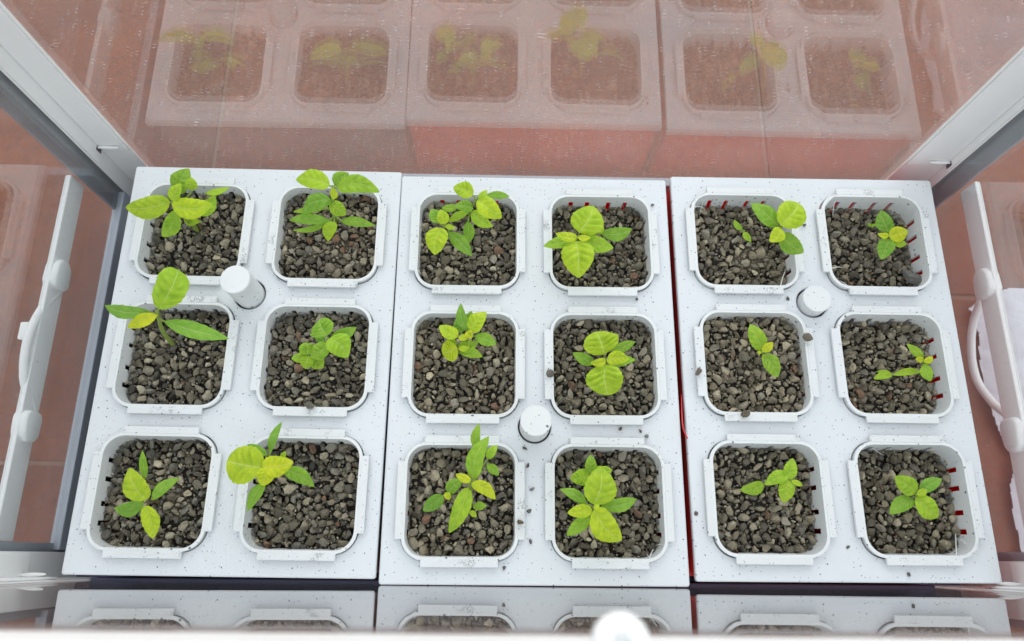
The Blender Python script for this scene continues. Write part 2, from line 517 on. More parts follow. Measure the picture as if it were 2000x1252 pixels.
# bottom and top rails
for sx, X in ((-1, XL), (1, XR)):
    g(box('bottom_rail', (X - sx * .0012, YF + .014, ZB + .001), (X + sx * .004, YB - .011, -0.0345), M_RAIL, bev=.0006))
    g(box('top_rail', (X - sx * .001, YF + .004, ZT), (X + sx * .008, YB - .004, ZT + .019), M_FRAME, bev=.0015))
for sy, Y in ((-1, YF), (1, YB)):
    g(box('bottom_rail', (XL + .019, Y - sy * .0012, ZB + .001), (XR - .026, Y + sy * .004, -0.0345), M_BASE if sy < 0 else M_RAIL, bev=.0006))
    tr = g(box('top_rail', (XL - .006, Y + sy * .0009, ZT), (XR + .006, Y + sy * .010, ZT + .019), M_FRAME, bev=.0015))
    if sy < 0: front_rail = tr

# round knob on the front top rail
kp = at(1213, 1254, ZT + 0.022)
prof = [(0.0, 0.004), (0.0016, 0.004), (0.0019, 0.0058), (0.0030, 0.0072), (0.0046, 0.0072), (0.0056, 0.0060), (0.0058, 0.0040), (0.0052, 0.0015), (0.0048, -0.0045)]
V, F = [], []
SG = 28
for r, z in [(a_ * .76, b_ * .8) for a_, b_ in prof]:
    for k in range(SG):
        a = 2 * math.pi * k / SG; V.append((kp.x + r * math.cos(a), kp.y + r * math.sin(a), ZT + .0185 + z))
for i in range(len(prof) - 1):
    for k in range(SG):
        k2 = (k + 1) % SG; F.append((i * SG + k, (i + 1) * SG + k, (i + 1) * SG + k2, i * SG + k2))
knob = g(mesh_obj('knob', V, F, M_FRAME, None, True), front_rail)

# end rails with carrying handles
for sx, X in ((-1, XL), (1, XR)):
    xi = X + sx * (PT + .0034)
    bm = bmesh.new()
    add_box(bm, [min(xi, xi + sx * .0022), YF + .0175, -.0066], [max(xi, xi + sx * .0022), YB - .0225 if sx < 0 else YB - .017, .0066], .0006)
    add_box(bm, [min(xi + sx * .0023, xi + sx * .0032), YF + .0175, .0046], [max(xi + sx * .0023, xi + sx * .0032), YB - .0225 if sx < 0 else YB - .017, .0064], .0006)
    rail = g(bm_obj('end_rail', bm, M_FRAME))
    yy = ((0.051, 0.0355), (-0.0262, -0.0415)) if sx < 0 else ((0.0545, 0.0385), (-0.0235, -0.0405))
    for ci, (ya, yb) in enumerate(yy):
        loop = rsq((ya - yb) / 2, 0.0042, 6, 0.0066)
        V, F = [], []
        n = len(loop); yc = (ya + yb) / 2; zc = 0.0
        # one end tapers like a thumb, thickness swells towards the outside
        layers = [(-.0030, 0.84), (-.0027, 0.92), (-.0019, 0.98), (-.0006, 1.0), (.0030, 1.0), (.0040, 0.92), (.0045, 0.72)]
        for off, s in layers:
            for (ly, lz) in loop:
                out_end = (ly > 0) == (ci == 0)
                tp = 1.0 - 0.35 * max(0.0, abs(ly) / ((ya - yb) / 2) - 0.2) if out_end else 1.0
                V.append((xi + sx * off, yc + ly * s, zc + lz * s * tp))
        for i in range(len(layers) - 1):
            for k in range(n):
                k2 = (k + 1) % n; F.append((i * n + k, i * n + k2, (i + 1) * n + k2, (i + 1) * n + k))
        F.append(tuple(range(n))); F.append(tuple((len(layers) - 1) * n + k for k in range(n)))
        b2 = bmesh.new(); bv = [b2.verts.new(v_) for v_ in V]
        for f_ in F: b2.faces.new([bv[i_] for i_ in f_])
        hc = g(bm_obj('handle_clip', b2, M_FRAME, None, True), rail); hc.data.set_sharp_from_angle(angle=math.radians(50))
    if sx < 0:
        hp = [(122, 548), (112, 572), (84, 600), (60, 645), (49, 690), (47, 735), (54, 770), (66, 806)]
        xs = [.0014, .0016, .0020, .0024, .0026, .0025, .0020, .0014]
    else:
        hp = [(1922, 562), (1914, 592), (1901, 630), (1897, 668), (1900, 712), (1912, 750), (1940, 788), (1964, 808), (1974, 826)]
        xs = [.0048, .0058, .0062, .0062, .0062, .0062, .006, .005, .0048]
    pts = [atx(px, py, X + sx * (PT + .0034 + o_)) for (px, py), o_ in zip(hp, xs)]
    g(tube('handle', smooth_path(pts, 8), 0.0021, M_FRAME, None, 10), rail)
    if sx < 0:
        lo = atx(72, 672, xi + sx * .005); hi = atx(60, 628, xi + sx * .005)
        g(box('latch_plate', (xi + sx * .0034, lo.y, .0042), (xi + sx * .0100, hi.y, .0064), M_FRAME, bev=.001), rail)

# ------------------------------------------------------------------ planters
W_, LN = 0.1413, 0.2062
PX, PY = 0.0691, 0.06575
CH = 0.02695                                     # half of a lid hole
TRAYS = [(-0.1340, 0.0025, -0.0047, 'left', 1), (0.0082, 0.0, 0.00185, 'middle', -1), (0.1524, 0.0026, 0.00287, 'right', 1)]
COLW = {0: 'left', 1: 'right'}; ROWW = {0: 'back', 1: 'middle', 2: 'front'}


def lid_mesh(ps):
    loops = []
    loops.append((rsq(W_ / 2, 0.0012, 3, LN / 2), 1))
    for r in range(3):
        for k in range(2):
            cx, cy = (k - .5) * PX, (1 - r) * PY
            loops.append(([(cx + x, cy + y) for x, y in rsq(CH, 0.0107, 8)], -1))
    px_, py_ = (-0.002 if ps > 0 else 0.0), (0.0322 if ps > 0 else -0.0308)
    loops.append(([(px_ + 0.0080 * math.cos(a), py_ + 0.0080 * math.sin(a)) for a in [2 * math.pi * k / 32 for k in range(32)]], -1))
    bm = bmesh.new(); tops = []
    for lp, sgn in loops:
        n = len(lp); ring = {}
        for nm, ins, z in (('t', 0.0005, 0.0), ('m', 0.0, -0.0005), ('b', 0.0, -0.0032)):
            vs = []
            cx = sum(p[0] for p in lp) / n; cy = sum(p[1] for p in lp) / n
            for x, y in lp:
                d = Vector((x - cx, y - cy)); l = d.length
                if sgn > 0:
                    q = Vector((x - math.copysign(ins, x), y - math.copysign(ins, y)))
                else:
                    q = Vector((cx, cy)) + d * ((l + ins) / l)
                vs.append(bm.verts.new((q.x, q.y, z)))
            ring[nm] = vs
        for a, b in (('t', 'm'), ('m', 'b')):
            for i in range(n):
                j = (i + 1) % n
                bm.faces.new((ring[a][i], ring[a][j], ring[b][j], ring[b][i]))
        tops.append(ring)
    for key in ('t', 'b'):
        es = []
        for rg in tops:
            n = len(rg[key])
            for i in range(n):
                e = bm.edges.get((rg[key][i], rg[key][(i + 1) % n])); es.append(e)
        bmesh.ops.triangle_fill(bm, use_beauty=True, use_dissolve=False, edges=es)
    return bm


def reservoir(parent, m, red):
    o_w, o_l = W_ / 2 - (0.0004 if red else 0.0011), LN / 2 - 0.0016
    bm = bmesh.new(); V = []
    rings = [(o_w, o_l, -0.0035), (o_w - .0008, o_l - .0008, -0.0550), (o_w - .0024, o_l - .0024, -0.0550 + .0016), (o_w - .0018, o_l - .0018, -0.0035)]
    loops = []
    for a, b, z in rings:
        loops.append([bm.verts.new((x, y, z)) for x, y in rsq(a, 0.003, 4, b)])
    n = len(loops[0])
    for i in range(4):
        A, B = loops[i], loops[(i + 1) % 4]
        if i == 1: continue
        for k in range(n):
            bm.faces.new((A[k], A[(k + 1) % n], B[(k + 1) % n], B[k]))
    bm.faces.new(loops[1]); bm.faces.new(loops[2])
    return bm_obj('reservoir', bm, m, parent)


# ---- net cup mesh, shared
def cup_meshes():
    hs = 0.0268; r = 0.0105; st = hs - r
    slots = [-0.0148, -0.0058, 0.0058, 0.0148]; sw = 0.0012
    cuts = [-st] + sorted([s - sw for s in slots] + [s + sw for s in slots]) + [st]
    per = []                                    # (x, y, slot-after flag)
    for side in range(4):
        ca, sa = [(0, 1), (-1, 0), (0, -1), (1, 0)][side]
        nx, ny = [(0, 1), (-1, 0), (0, -1), (1, 0)][side]
        tx, ty = -ny, nx
        for i, c in enumerate(cuts):
            per.append((nx * hs + tx * c, ny * hs + ty * c, (i % 2 == 1 and i < len(cuts) - 1)))
        # corner arc to the next side
        cx = nx * st + tx * st; cy = ny * st + ty * st
        a0 = math.atan2(ny, nx)
        for k in range(1, 8):
            a = a0 + math.pi / 2 * k / 8
            per.append((cx + r * math.cos(a), cy + r * math.sin(a), False))
    lv = [(0.0020, 1.0), (-0.0036, 0.985), (-0.0380, 0.90), (-0.0430, 0.885)]
    bm = bmesh.new(); rings = []
    for z, s in lv:
        rings.append([bm.verts.new((x * s, y * s, z)) for x, y, f in per])
    n = len(per)
    for i in range(3):
        for k in range(n):
            if i == 1 and per[k][2]: continue
            bm.faces.new((rings[i][k], rings[i + 1][k], rings[i + 1][(k + 1) % n], rings[i][(k + 1) % n]))
    bm.faces.new(rings[3])
    # give the sheet a real wall thickness
    bmesh.ops.recalc_face_normals(bm, faces=bm.faces)
    bmesh.ops.solidify(bm, geom=bm.faces[:], thickness=0.0015)
    cup = bpy.data.meshes.new('basket'); bmesh.ops.recalc_face_normals(bm, faces=bm.faces); bm.to_mesh(cup); bm.free(); cup.materials.append(M_CUP)
    bm = bmesh.new()
    add_box(bm, (-0.01765, -0.0018, -0.0009), (0.01765, 0.0016, 0.0009), 0.0003)
    tab_ = bpy.data.meshes.new('tab'); bm.to_mesh(tab_); bm.free(); tab_.materials.append(M_TAB)
    return cup, tab_


CUP_ME, TAB_ME = cup_meshes()

# ---- gravel
bmi = bmesh.new(); bmesh.ops.create_icosphere(bmi, subdivisions=2, radius=1.0)
bmi.verts.ensure_lookup_table()
ICO_V = np.array([v.co[:] for v in bmi.verts]); ICO_F = np.array([[v.index for v in f.verts] for f in bmi.faces]); bmi.free()
bmi = bmesh.new(); bmesh.ops.create_icosphere(bmi, subdivisions=1, radius=1.0); bmi.verts.ensure_lookup_table()
ICS_V = np.array([v.co[:] for v in bmi.verts]); ICS_F = np.array([[v.index for v in f.verts] for f in bmi.faces]); bmi.free()
rng = np.random.default_rng(11)
SHAPES_S = [ICS_V * rng.uniform(.7, 1.15, (len(ICS_V), 1)) * np.array([1, rng.uniform(.55, .95), rng.uniform(.45, .85)]) for k in range(20)]
SHAPES = []
for k in range(36):
    v = ICO_V.copy()
    for c in range(rng.integers(5, 10)):
        n_ = rng.normal(size=3); n_ /= np.linalg.norm(n_); d = rng.uniform(0.32, 0.78)
        over = v @ n_ - d; v = v - np.outer(np.clip(over, 0, None), n_)
    v *= np.array([1.0, rng.uniform(0.5, 0.95), rng.uniform(0.38, 0.8)])
    v += rng.normal(scale=0.05, size=v.shape)
    v /= np.abs(v).max(); SHAPES.append(v)
PAL = np.array([(0.150, 0.135, 0.112), (0.185, 0.170, 0.140), (0.120, 0.112, 0.098), (0.215, 0.195, 0.160), (0.165, 0.145, 0.115), (0.10, 0.095, 0.088), (0.23, 0.205, 0.165), (0.135, 0.128, 0.116)])


def rand_rot(m):
    q = rng.normal(size=(m, 4)); q /= np.linalg.norm(q, axis=1)[:, None]
    a, b, c, d = q.T
    return np.stack([np.stack([1 - 2 * (c * c + d * d), 2 * (b * c - a * d), 2 * (b * d + a * c)], -1),
                     np.stack([2 * (b * c + a * d), 1 - 2 * (b * b + d * d), 2 * (c * d - a * b)], -1),
                     np.stack([2 * (b * d - a * c), 2 * (c * d + a * b), 1 - 2 * (b * b + c * c)], -1)], -2)


def stones_mesh(name, pos, rad, cols, extra=None):
    pos = np.array(pos); rad = np.array(rad); cols = np.array(cols)
    V = np.zeros((0, 3)); F = np.zeros((0, 3), int); CC = np.zeros((0, 3))
    for sel, IV, IF, SH in ((rad >= 0.00095, ICO_V, ICO_F, SHAPES), (rad < 0.00095, ICS_V, ICS_F, SHAPES_S)):
        m = int(sel.sum())
        if not m: continue
        nv = len(IV)
        sh = np.array(SH)[rng.integers(0, len(SH), m)]
        v_ = np.einsum('mij,mvj->mvi', rand_rot(m), sh) * rad[sel][:, None, None] + pos[sel][:, None, :]
        F = np.vstack([F, (IF[None] + (np.arange(m) * nv)[:, None, None]).reshape(-1, 3) + len(V)])
        V = np.vstack([V, v_.reshape(-1, 3)]); CC = np.vstack([CC, np.repeat(cols[sel], nv, axis=0)])
    if extra is not None:
        eV, eF, eC = extra
        F = np.vstack([F, eF + len(V)]); V = np.vstack([V, eV]); CC = np.vstack([CC, np.repeat([eC], len(eV), 0)])
    me = bpy.data.meshes.new(name)
    me.vertices.add(len(V)); me.vertices.foreach_set('co', V.astype(np.float32).ravel())
    me.loops.add(len(F) * 3); me.loops.foreach_set('vertex_index', F.astype(np.int32).ravel())
    me.polygons.add(len(F)); me.polygons.foreach_set('loop_start', (np.arange(len(F)) * 3).astype(np.int32))
    me.update(calc_edges=True); me.validate()
    at_ = me.color_attributes.new('pcol', 'FLOAT_COLOR', 'POINT')
    at_.data.foreach_set('color', np.hstack([CC, np.ones((len(CC), 1))]).astype(np.float32).ravel())
    me.materials.append(M_GRAVEL); me.shade_smooth()
    try:
        me.set_sharp_from_angle(angle=math.radians(28))
    except Exception:
        pass
    return me


def inside(x, y, h, r):
    ax, ay = abs(x), abs(y)
    if ax > h or ay > h: return False
    dx, dy = ax - (h - r), ay - (h - r)
    return not (dx > 0 and dy > 0 and dx * dx + dy * dy > r * r)


def gravel_mesh(hfun, med, tan):
    hh = 0.0250; P = []; R_ = []
    rads = np.clip(np.exp(rng.normal(math.log(med * .66), 0.55, 4600)), 0.00042, 0.0030)
    rads = -np.sort(-rads); rads[:1] = 0.0031
    xs = np.zeros((0, 2)); rr = np.zeros(0)
    for r in rads:
        for tr in range(5):
            x, y = rng.uniform(-hh, hh, 2)
            if not inside(x, y, hh - r * 0.55, 0.008): continue
            if len(rr) and (((xs - (x, y)) ** 2).sum(1) < (0.76 * (rr + r)) ** 2).any(): continue
            xs = np.vstack([xs, (x, y)]); rr = np.append(rr, r); break
    for (x, y), r in zip(xs, rr):
        P.append((x, y, hfun(x, y) - r * 0.35 + rng.uniform(-.0009, .0008)))
    m2 = 420
    r2 = np.clip(np.exp(rng.normal(math.log(med * 0.95), 0.3, m2)), 0.0007, 0.0025)
    for r in r2:
        while True:
            x, y = rng.uniform(-hh, hh, 2)
            if inside(x, y, hh - r * .6, .008): break
        P.append((x, y, hfun(x, y) - 0.0027 + rng.uniform(-.0006, .0004)))
    rr = np.concatenate([rr, r2])
    base = PAL[rng.integers(0, len(PAL), len(rr))] * (0.75 + 2.3 * rng.random((len(rr), 1)) ** 1.4)
    tan *= 0.75; base = base * (1 - tan) + tan * np.array([0.48, 0.40, 0.285]) * rng.uniform(0.7, 1.3, (len(rr), 1))
    base = base * np.array([1.02, 1.0, 0.90])
    red = rng.random(len(rr)) < 0.018
    base[red] = np.array([0.30, 0.18, 0.115]) * rng.uniform(0.7, 1.1, (red.sum(), 1))
    # sheet underneath, coloured dark for the shade in gaps between stones
    n = 13; eV = []; eF = []
    h3 = 0.0247
    for j in range(n):
        for i in range(n):
            x = -h3 + 2 * h3 * i / (n - 1); y = -h3 + 2 * h3 * j / (n - 1)
            if not inside(x, y, h3, .008):
                l = math.hypot(x, y); x *= 0.0300 / l; y *= 0.0300 / l
            eV.append((x, y, hfun(x, y) - 0.0055))
    for j in range(n - 1):
        for i in range(n - 1):
            a = j * n + i; eF += [(a, a + 1, a + n + 1), (a, a + n + 1, a + n)]
    return stones_mesh('gravel', P, rr, base, (np.array(eV), np.array(eF), (0.05, 0.046, 0.04)))


#   cup: (depth, median stone radius, tan share, mound: (dx, dy, radius, height))
BED = {
    (0, 0, 0): (.0105, .00155, 0, None), (0, 0, 1): (.0085, .0015, .15, (0.002, .004, .012, .0035)),
    (0, 1, 0): (.0100, .0016, 0, None), (0, 1, 1): (.0085, .0015, .05, None),
    (0, 2, 0): (.0100, .0014, 0, (.004, .0, .010, .002)), (0, 2, 1): (.0110, .0015, 0, None),
    (1, 0, 0): (.0085, .0015, .15, (.004, .0, .015, .0025)), (1, 0, 1): (.0105, .0016, .1, None),
    (1, 1, 0): (.0075, .0014, .3, (0, .003, .014, .003)), (1, 1, 1): (.0085, .0015, .2, (0, 0, .015, .002)),
    (1, 2, 0): (.0085, .0015, .15, (-.002, .006, .010, .0035)), (1, 2, 1): (.0100, .00155, .1, None),
    (2, 0, 0): (.0120, .0014, .2, (.004, .004, .012, .0045)), (2, 0, 1): (.0140, .00135, .15, (-.002, .002, .013, .004)),
    (2, 1, 0): (.0080, .00135, .35, (-.002, .006, .014, .004)), (2, 1, 1): (.0120, .0015, .25, (.004, -.004, .015, .003)),
    (2, 2, 0): (.0115, .0015, .15, (0, .006, .010, .004)), (2, 2, 1): (.0135, .0015, .2, (-.004, .003, .012, .0045)),
}
DUP = 0.0046
CUPC = {}
PLANTERS = []
for ti, (tx, ty, th, nm, ps) in enumerate(TRAYS):
    pl = empty('planter_box', (tx, ty, 0.0), th)
    rc = 'grey' if ti == 0 else 'red'
    tag(pl, (f'{nm} white speckled planter with six cup holes on a red reservoir' if ti else 'leftmost white speckled planter with six cup holes and a tall plug'), 'planter', 'planters side by side in the greenhouse')
    lid = bm_obj('lid', lid_mesh(ps), M_LID, pl)
    reservoir(pl, M_GREYBIN if ti == 0 else M_REDBIN, ti > 0)
    for r in range(3):
        for k in range(2):
            lx, ly = (k - .5) * PX, (1 - r) * PY
            ca, sa = math.cos(th), math.sin(th)
            wx, wy = tx + ca * lx - sa * ly, ty + sa * lx + ca * ly
            jit = random.uniform(-.004, .004)
            wx += random.uniform(-.0001, .0001); wy += random.uniform(-.0001, .0001)
            CUPC[(ti, r, k)] = (wx, wy)
            where = f'{ROWW[r]} {COLW[k]} hole of the {nm} planter'
            cup = empty('net_cup', (wx, wy, 0.0006), th + jit)
            tag(cup, f'white slotted net cup in the {where}', 'net cup', 'net cups set in the planter lids')
            bo = bpy.data.objects.new('basket', CUP_ME); C.objects.link(bo); bo.parent = cup
            for q in range(4):
                to = bpy.data.objects.new('tab', TAB_ME); C.objects.link(to); to.parent = cup
                a = q * math.pi / 2
                to.location = (math.sin(a) * 0.0280, -math.cos(a) * 0.0280, 0.0013); to.rotation_euler = (0, 0, a)
            dep, med, tan, mound = BED[(ti, r, k)]; dep -= DUP
            sl = (random.uniform(-.04, .04), random.uniform(-.04, .04)); wv = random.uniform(0, 6)

            def hf(x, y, dep=dep, mound=mound, sl=sl, wv=wv):
                h = -dep + sl[0] * x + sl[1] * y + 0.0006 * math.sin(x * 330 + wv) * math.cos(y * 290 + wv * 2)
                if mound:
                    d2 = ((x - mound[0]) ** 2 + (y - mound[1]) ** 2) / mound[2] ** 2
                    h += mound[3] * math.exp(-d2)
                return h
            go = bpy.data.objects.new('gravel', gravel_mesh(hf, med, tan)); C.objects.link(go)
            go.location = (wx, wy, 0.0); go.rotation_euler = (0, 0, th + jit)
            tag(go, f'grey brown gravel filling the net cup in the {where}', 'gravel', None, 'stuff')

# ---- float plugs
for ti, h, r, word in ((0, .0220, .00715, 'tallest white cylindrical plug standing in the left planter lid'),
                       (1, .0185, .0072, 'white cylindrical plug near the front of the middle planter lid'),
                       (2, .0065, .0071, 'shortest white round plug, barely raised from the right planter lid')):
    tx, ty, th, nm, ps = TRAYS[ti]
    px_, py_ = (-0.002 if ps > 0 else 0.0), (0.0322 if ps > 0 else -0.0308)
    bm = bmesh.new()
    bmesh.ops.create_cone(bm, cap_ends=True, segments=48, radius1=r, radius2=r, depth=h + 0.02)
    for v in bm.verts: v.co.z += (h - 0.02) / 2
    bmesh.ops.bevel(bm, geom=[e for e in bm.edges if abs(e.verts[0].co.z - h) < 1e-5 and abs(e.verts[1].co.z - h) < 1e-5], offset=0.0003, segments=2, affect='EDGES')
    o = bm_obj('float_plug', bm, M_CUP)
    me = o.data; me.shade_smooth(); me.set_sharp_from_angle(angle=math.radians(40))
    o.location = (tx + px_ - th * py_, ty + py_ + th * px_, 0.0); o.rotation_euler = (0.012, -0.01, 0)
    tag(o, word, 'plug', 'cylindrical plugs in the planter lids')

# ------------------------------------------------------------------ seedlings
def leaf_col(c):
    stops = [(0.0, (0.19, 0.37, 0.070)), (0.3, (0.27, 0.50, 0.055)), (0.5, (0.44, 0.65, 0.040)), (0.7, (0.60, 0.73, 0.030)), (1.0, (0.80, 0.77, 0.025))]
    for (a, ca), (b, cb) in zip(stops, stops[1:]):
        if c <= b:
            t = (c - a) / (b - a); return tuple(x + (y - x) * t for x, y in zip(ca, cb))
    return stops[-1][1]


def leaf(parent, origin, base, tip, width, kind, col, rnd):
    d = tip - base; ln = d.length; dn = d.normalized()
    n0 = (Vector((0, 0, 1)) * 0.55 + (CAM - base).normalized() * 0.45).normalized()
    n = (n0 - dn * n0.dot(dn)).normalized(); s = dn.cross(n)
    roll = rnd.uniform(-.25, .25); n, s = n * math.cos(roll) + s * math.sin(roll), s * math.cos(roll) - n * math.sin(roll)
    NT, NV = 36, 14
    fold = rnd.uniform(.10, .45); arch = rnd.uniform(.04, .16); wav = rnd.uniform(.02, .06); ph = rnd.uniform(0, 6); twist = rnd.uniform(-.55, .55)
    sidebend = rnd.uniform(-.11, .11)
    if kind == 'o': A, B = 0.52, 0.80
    elif kind == 'r': A, B = 0.50, 0.56
    elif kind == 'b': A, B = 0.60, 0.34
    else: A, B = 0.85, 1.0
    tm = A / (A + B); mx = tm ** A * (1 - tm) ** B
    hw = width / 2 * 1.20
    V, F, UV = [], [], []
    for i in range(NT + 1):
        t = i / NT
        pw = max(t, 1e-4) ** A * max(1 - t, 0) ** B / mx
        if i == 0: pw = 0.05
        c = base + d * t + n * (arch * ln * 4 * t * (1 - t)) + s * (sidebend * ln * math.sin(math.pi * t))
        tw = twist * (t - .3)
        n2 = n * math.cos(tw) + s * math.sin(tw); s2 = s * math.cos(tw) - n * math.sin(tw)
        for j in range(NV + 1):
            v = j / NV * 2 - 1; av = abs(v)
            vein = abs(math.cos(math.pi * 5.0 * (t - .24 * av)))
            hgt = fold * hw * pw * (av ** 1.4) * (1 - .7 * t)
            hgt += (0.26 if kind in 'orb' else .08) * hw * vein * (1 - av ** 3) * min(1, av * 3) * math.sin(math.pi * min(1, t * 1.1))
            hgt += wav * hw * math.sin(t * 13 + ph + (2 if v > 0 else 0)) * av * av * pw * 1.5
            hgt -= 0.10 * hw * pw * (av ** 4)
            edge = 1 + 0.025 * math.sin(t * 40 + ph) * av ** 6
            V.append(c + s2 * (v * hw * pw * edge) + n2 * hgt - origin); UV.append((t, j / NV))
    for i in range(NT):
        for j in range(NV):
            a = i * (NV + 1) + j; F.append((a, a + 1, a + NV + 2, a + NV + 1))
    me = bpy.data.meshes.new('leaf'); me.from_pydata([tuple(v) for v in V], [], F); me.update()
    ul = me.uv_layers.new(name='UVMap')
    for lp in me.loops: ul.data[lp.index].uv = UV[lp.vertex_index]
    me.materials.append(M_LEAF); me.shade_smooth()
    o = bpy.data.objects.new('leaf', me); C.objects.link(o); o.parent = parent
    c = leaf_col(col); k = rnd.uniform(.92, 1.08)
    o.color = (c[0] * k, c[1] * k, c[2] * k, 1)
    return o


def seedling(cupkey, stem, za, leaves, label, brown=False, zlow=None):
    rnd = random.Random(int(stem[0] * 7 + stem[1] * 13))
    dep = BED[cupkey][0] - DUP; bx, by, tx, ty = stem
    zg = -dep - 0.001
    b0 = at(bx, by, zg); a0 = at(tx, ty, za)
    cx, cy = CUPC[cupkey]
    b0.x = min(max(b0.x, cx - .0215), cx + .0215); b0.y = min(max(b0.y, cy - .0215), cy + .0215)
    root = empty('seedling', b0)
    tag(root, label, 'seedling', 'seedlings in the net cups')
    org = b0.copy()
    mid = (b0 * .5 + a0 * .5) + Vector((a0.x - b0.x, a0.y - b0.y, 0)) * -.18
    path = smooth_path([b0 - Vector((0, 0, .002)), mid, a0], 6)
    big = (za - zg) > .03
    r0 = .00105 if big else .0007
    V, F = tube_geo(path, [r0 * (1.15 - .35 * i / len(path)) for i in range(len(path))], 7)
    for lf in leaves:
        x0, y0, x1, y1, wd, col, kind = lf[:7]
        dz = lf[7] if len(lf) > 7 else (0.0005 if col >= .55 else (-.003 if col >= .4 else -.0065))
        dt = lf[8] if len(lf) > 8 else (-.0005 if col >= .55 else -.0035)
        zb = za + dz; zt = zb + dt
        lo = zg + 0.0035
        zb = max(zb, lo); zt = max(zt, lo)
        B = at(x0, y0, zb); T = at(x1, y1, zt)
        # a leaf that reaches over the cup's rim must clear it
        over = abs(T.x - cx) > .022 or abs(T.y - cy) > .022
        if over and zt < .0075: T = at(x1, y1, .0075)
        leaf(root, org, B, T, wd * pxscale(B), kind, col, rnd)
        # petiole from the stem
        best = min(path, key=lambda q: (q - B).length + abs(q.z - (B.z - .002)) * .6)
        if (best - B).length > .0004:
            md = (best + B) * .5 + Vector((0, 0, -.0006))
            pv, pf = tube_geo(smooth_path([best, md, B + (T - B) * .06], 3), [r0 * .7, r0 * .65, r0 * .6, r0 * .55, r0 * .5, r0 * .45, r0 * .4], 6)
            o_ = len(V); V += pv; F += [tuple(i + o_ for i in f) for f in pf]
    st = mesh_obj('stem', [v - org for v in V], F, M_STEMB if brown else M_STEM, root, True)
    return root


S = seedling
# left planter
S((0, 0, 0), (386, 450, 335, 395), .024, [
    (332, 394, 245, 405, 37, .60, 'o', .001, -.002), (336, 401, 416, 399, 35, .68, 'o', .002, -.003), (350, 377, 369, 329, 33, .38, 'o', -.006, .006),
    (337, 393, 354, 358, 22, .58, 'o', .003, .004), (347, 413, 318, 463, 28, .42, 'o', -.012, -.008), (378, 371, 373, 346, 19, .52, 'o', -.004, .003)],
    'larger bushy seedling with a wide leaf over the rim, left planter back left cup')
S((0, 0, 0), (393, 447, 391, 424), .008, [
    (401, 378, 449, 366, 11, .50, 'l', .012, .0), (391, 421, 420, 381, 22, .45, 'o', .004, .002), (393, 433, 358, 427, 14, .52, 'l', -.003, -.004)],
    'smaller seedling behind the bushy one in the left planter back left cup', True)
S((0, 0, 1), (657, 437, 651, 364), .030, [
    (644, 362, 578, 350, 33, .56, 'o', .001, -.002), (659, 366, 742, 375, 31, .45, 'o', .0005, -.003), (653, 361, 681, 338, 24, .35, 'o', -.002, .001),
    (646, 390, 590, 418, 30, .30, 'o', -.010, -.004), (634, 408, 572, 414, 10, .48, 'l', -.016, -.004), (645, 396, 676, 420, 24, .48, 'o', -.012, -.006),
    (646, 432, 564, 430, 18, .33, 'l', -.024, .0), (640, 436, 571, 450, 10, .4, 'l', -.026, .0), (665, 432, 734, 441, 16, .36, 'l', -.024, -.001),
    (653, 433, 640, 471, 21, .58, 'o', -.024, -.004), (651, 366, 650, 390, 14, .72, 'l', .001, -.006)],
    'tallest seedling with two tiers of leaves, left planter back right cup')
S((0, 1, 0), (338, 674, 306, 608), .027, [
    (309, 603, 349, 527, 54, .50, 'b', .001, .006), (296, 610, 204, 596, 23, .22, 'l', -.001, -.002), (308, 615, 248, 640, 22, .92, 'l', .0, -.002),
    (321, 628, 448, 662, 28, .28, 'l', -.004, -.003)],
    'seedling with one upright blunt leaf and long side leaves, left planter middle left cup')
S((0, 1, 1), (646, 684, 641, 661), .016, [
    (638, 656, 624, 624, 43, .36, 'r', .001, .0), (643, 661, 680, 698, 40, .46, 'o', .001, -.002), (648, 656, 697, 639, 20, .34, 'l', -.003, -.001),
    (643, 674, 607, 699, 28, .40, 'o', -.002, -.002), (634, 668, 617, 649, 16, .28, 'l', -.006, 0)],
    'mid green seedling with rounded leaves, left planter middle right cup')
S((0, 1, 1), (604, 704, 602, 695), .010, [
    (601, 693, 597, 669, 27, .44, 'r', .001, .0005), (600, 694, 569, 700, 17, .44, 'o', -.001, -.001), (602, 695, 597, 721, 23, .50, 'o', .0005, -.001),
    (609, 701, 632, 718, 26, .48, 'o', -.002, -.001)],
    'tiny rosette beside the mid green seedling, left planter middle right cup')
S((0, 2, 0), (309, 948, 285, 936), .008, [
    (284, 935, 278, 879, 14, .36, 'l', .0, .006), (285, 941, 263, 931, 9, .66, 'l', .0, .001)],
    'thin seedling with one pointed upright leaf, left planter front left cup', True)
S((0, 2, 0), (312, 980, 287, 978), .016, [
    (285, 977, 253, 914, 36, .66, 'o', .001, .003), (296, 977, 351, 933, 19, .34, 'l', -.002, .001), (281, 983, 223, 994, 24, .30, 'o', -.004, -.002),
    (285, 988, 299, 1052, 29, .70, 'o', .0, -.003)],
    'seedling with four spread leaves, left planter front left cup', True)
S((0, 2, 1), (527, 935, 518, 913), .023, [
    (514, 913, 443, 900, 64, .68, 'r', .001, .0), (527, 886, 551, 823, 14, .26, 'l', -.006, .004), (522, 888, 483, 868, 21, .28, 'l', -.006, -.001),
    (512, 912, 573, 902, 36, .86, 'o', .003, -.001), (522, 912, 512, 949, 28, .84, 'o', .002, -.003), (557, 918, 614, 951, 25, .36, 'o', -.006, -.003),
    (520, 940, 483, 1000, 21, .34, 'l', -.006, -.003), (548, 895, 558, 881, 9, .5, 'l', -.004, .001)],
    'seedling with one large round leaf over the rim, left planter front right cup')
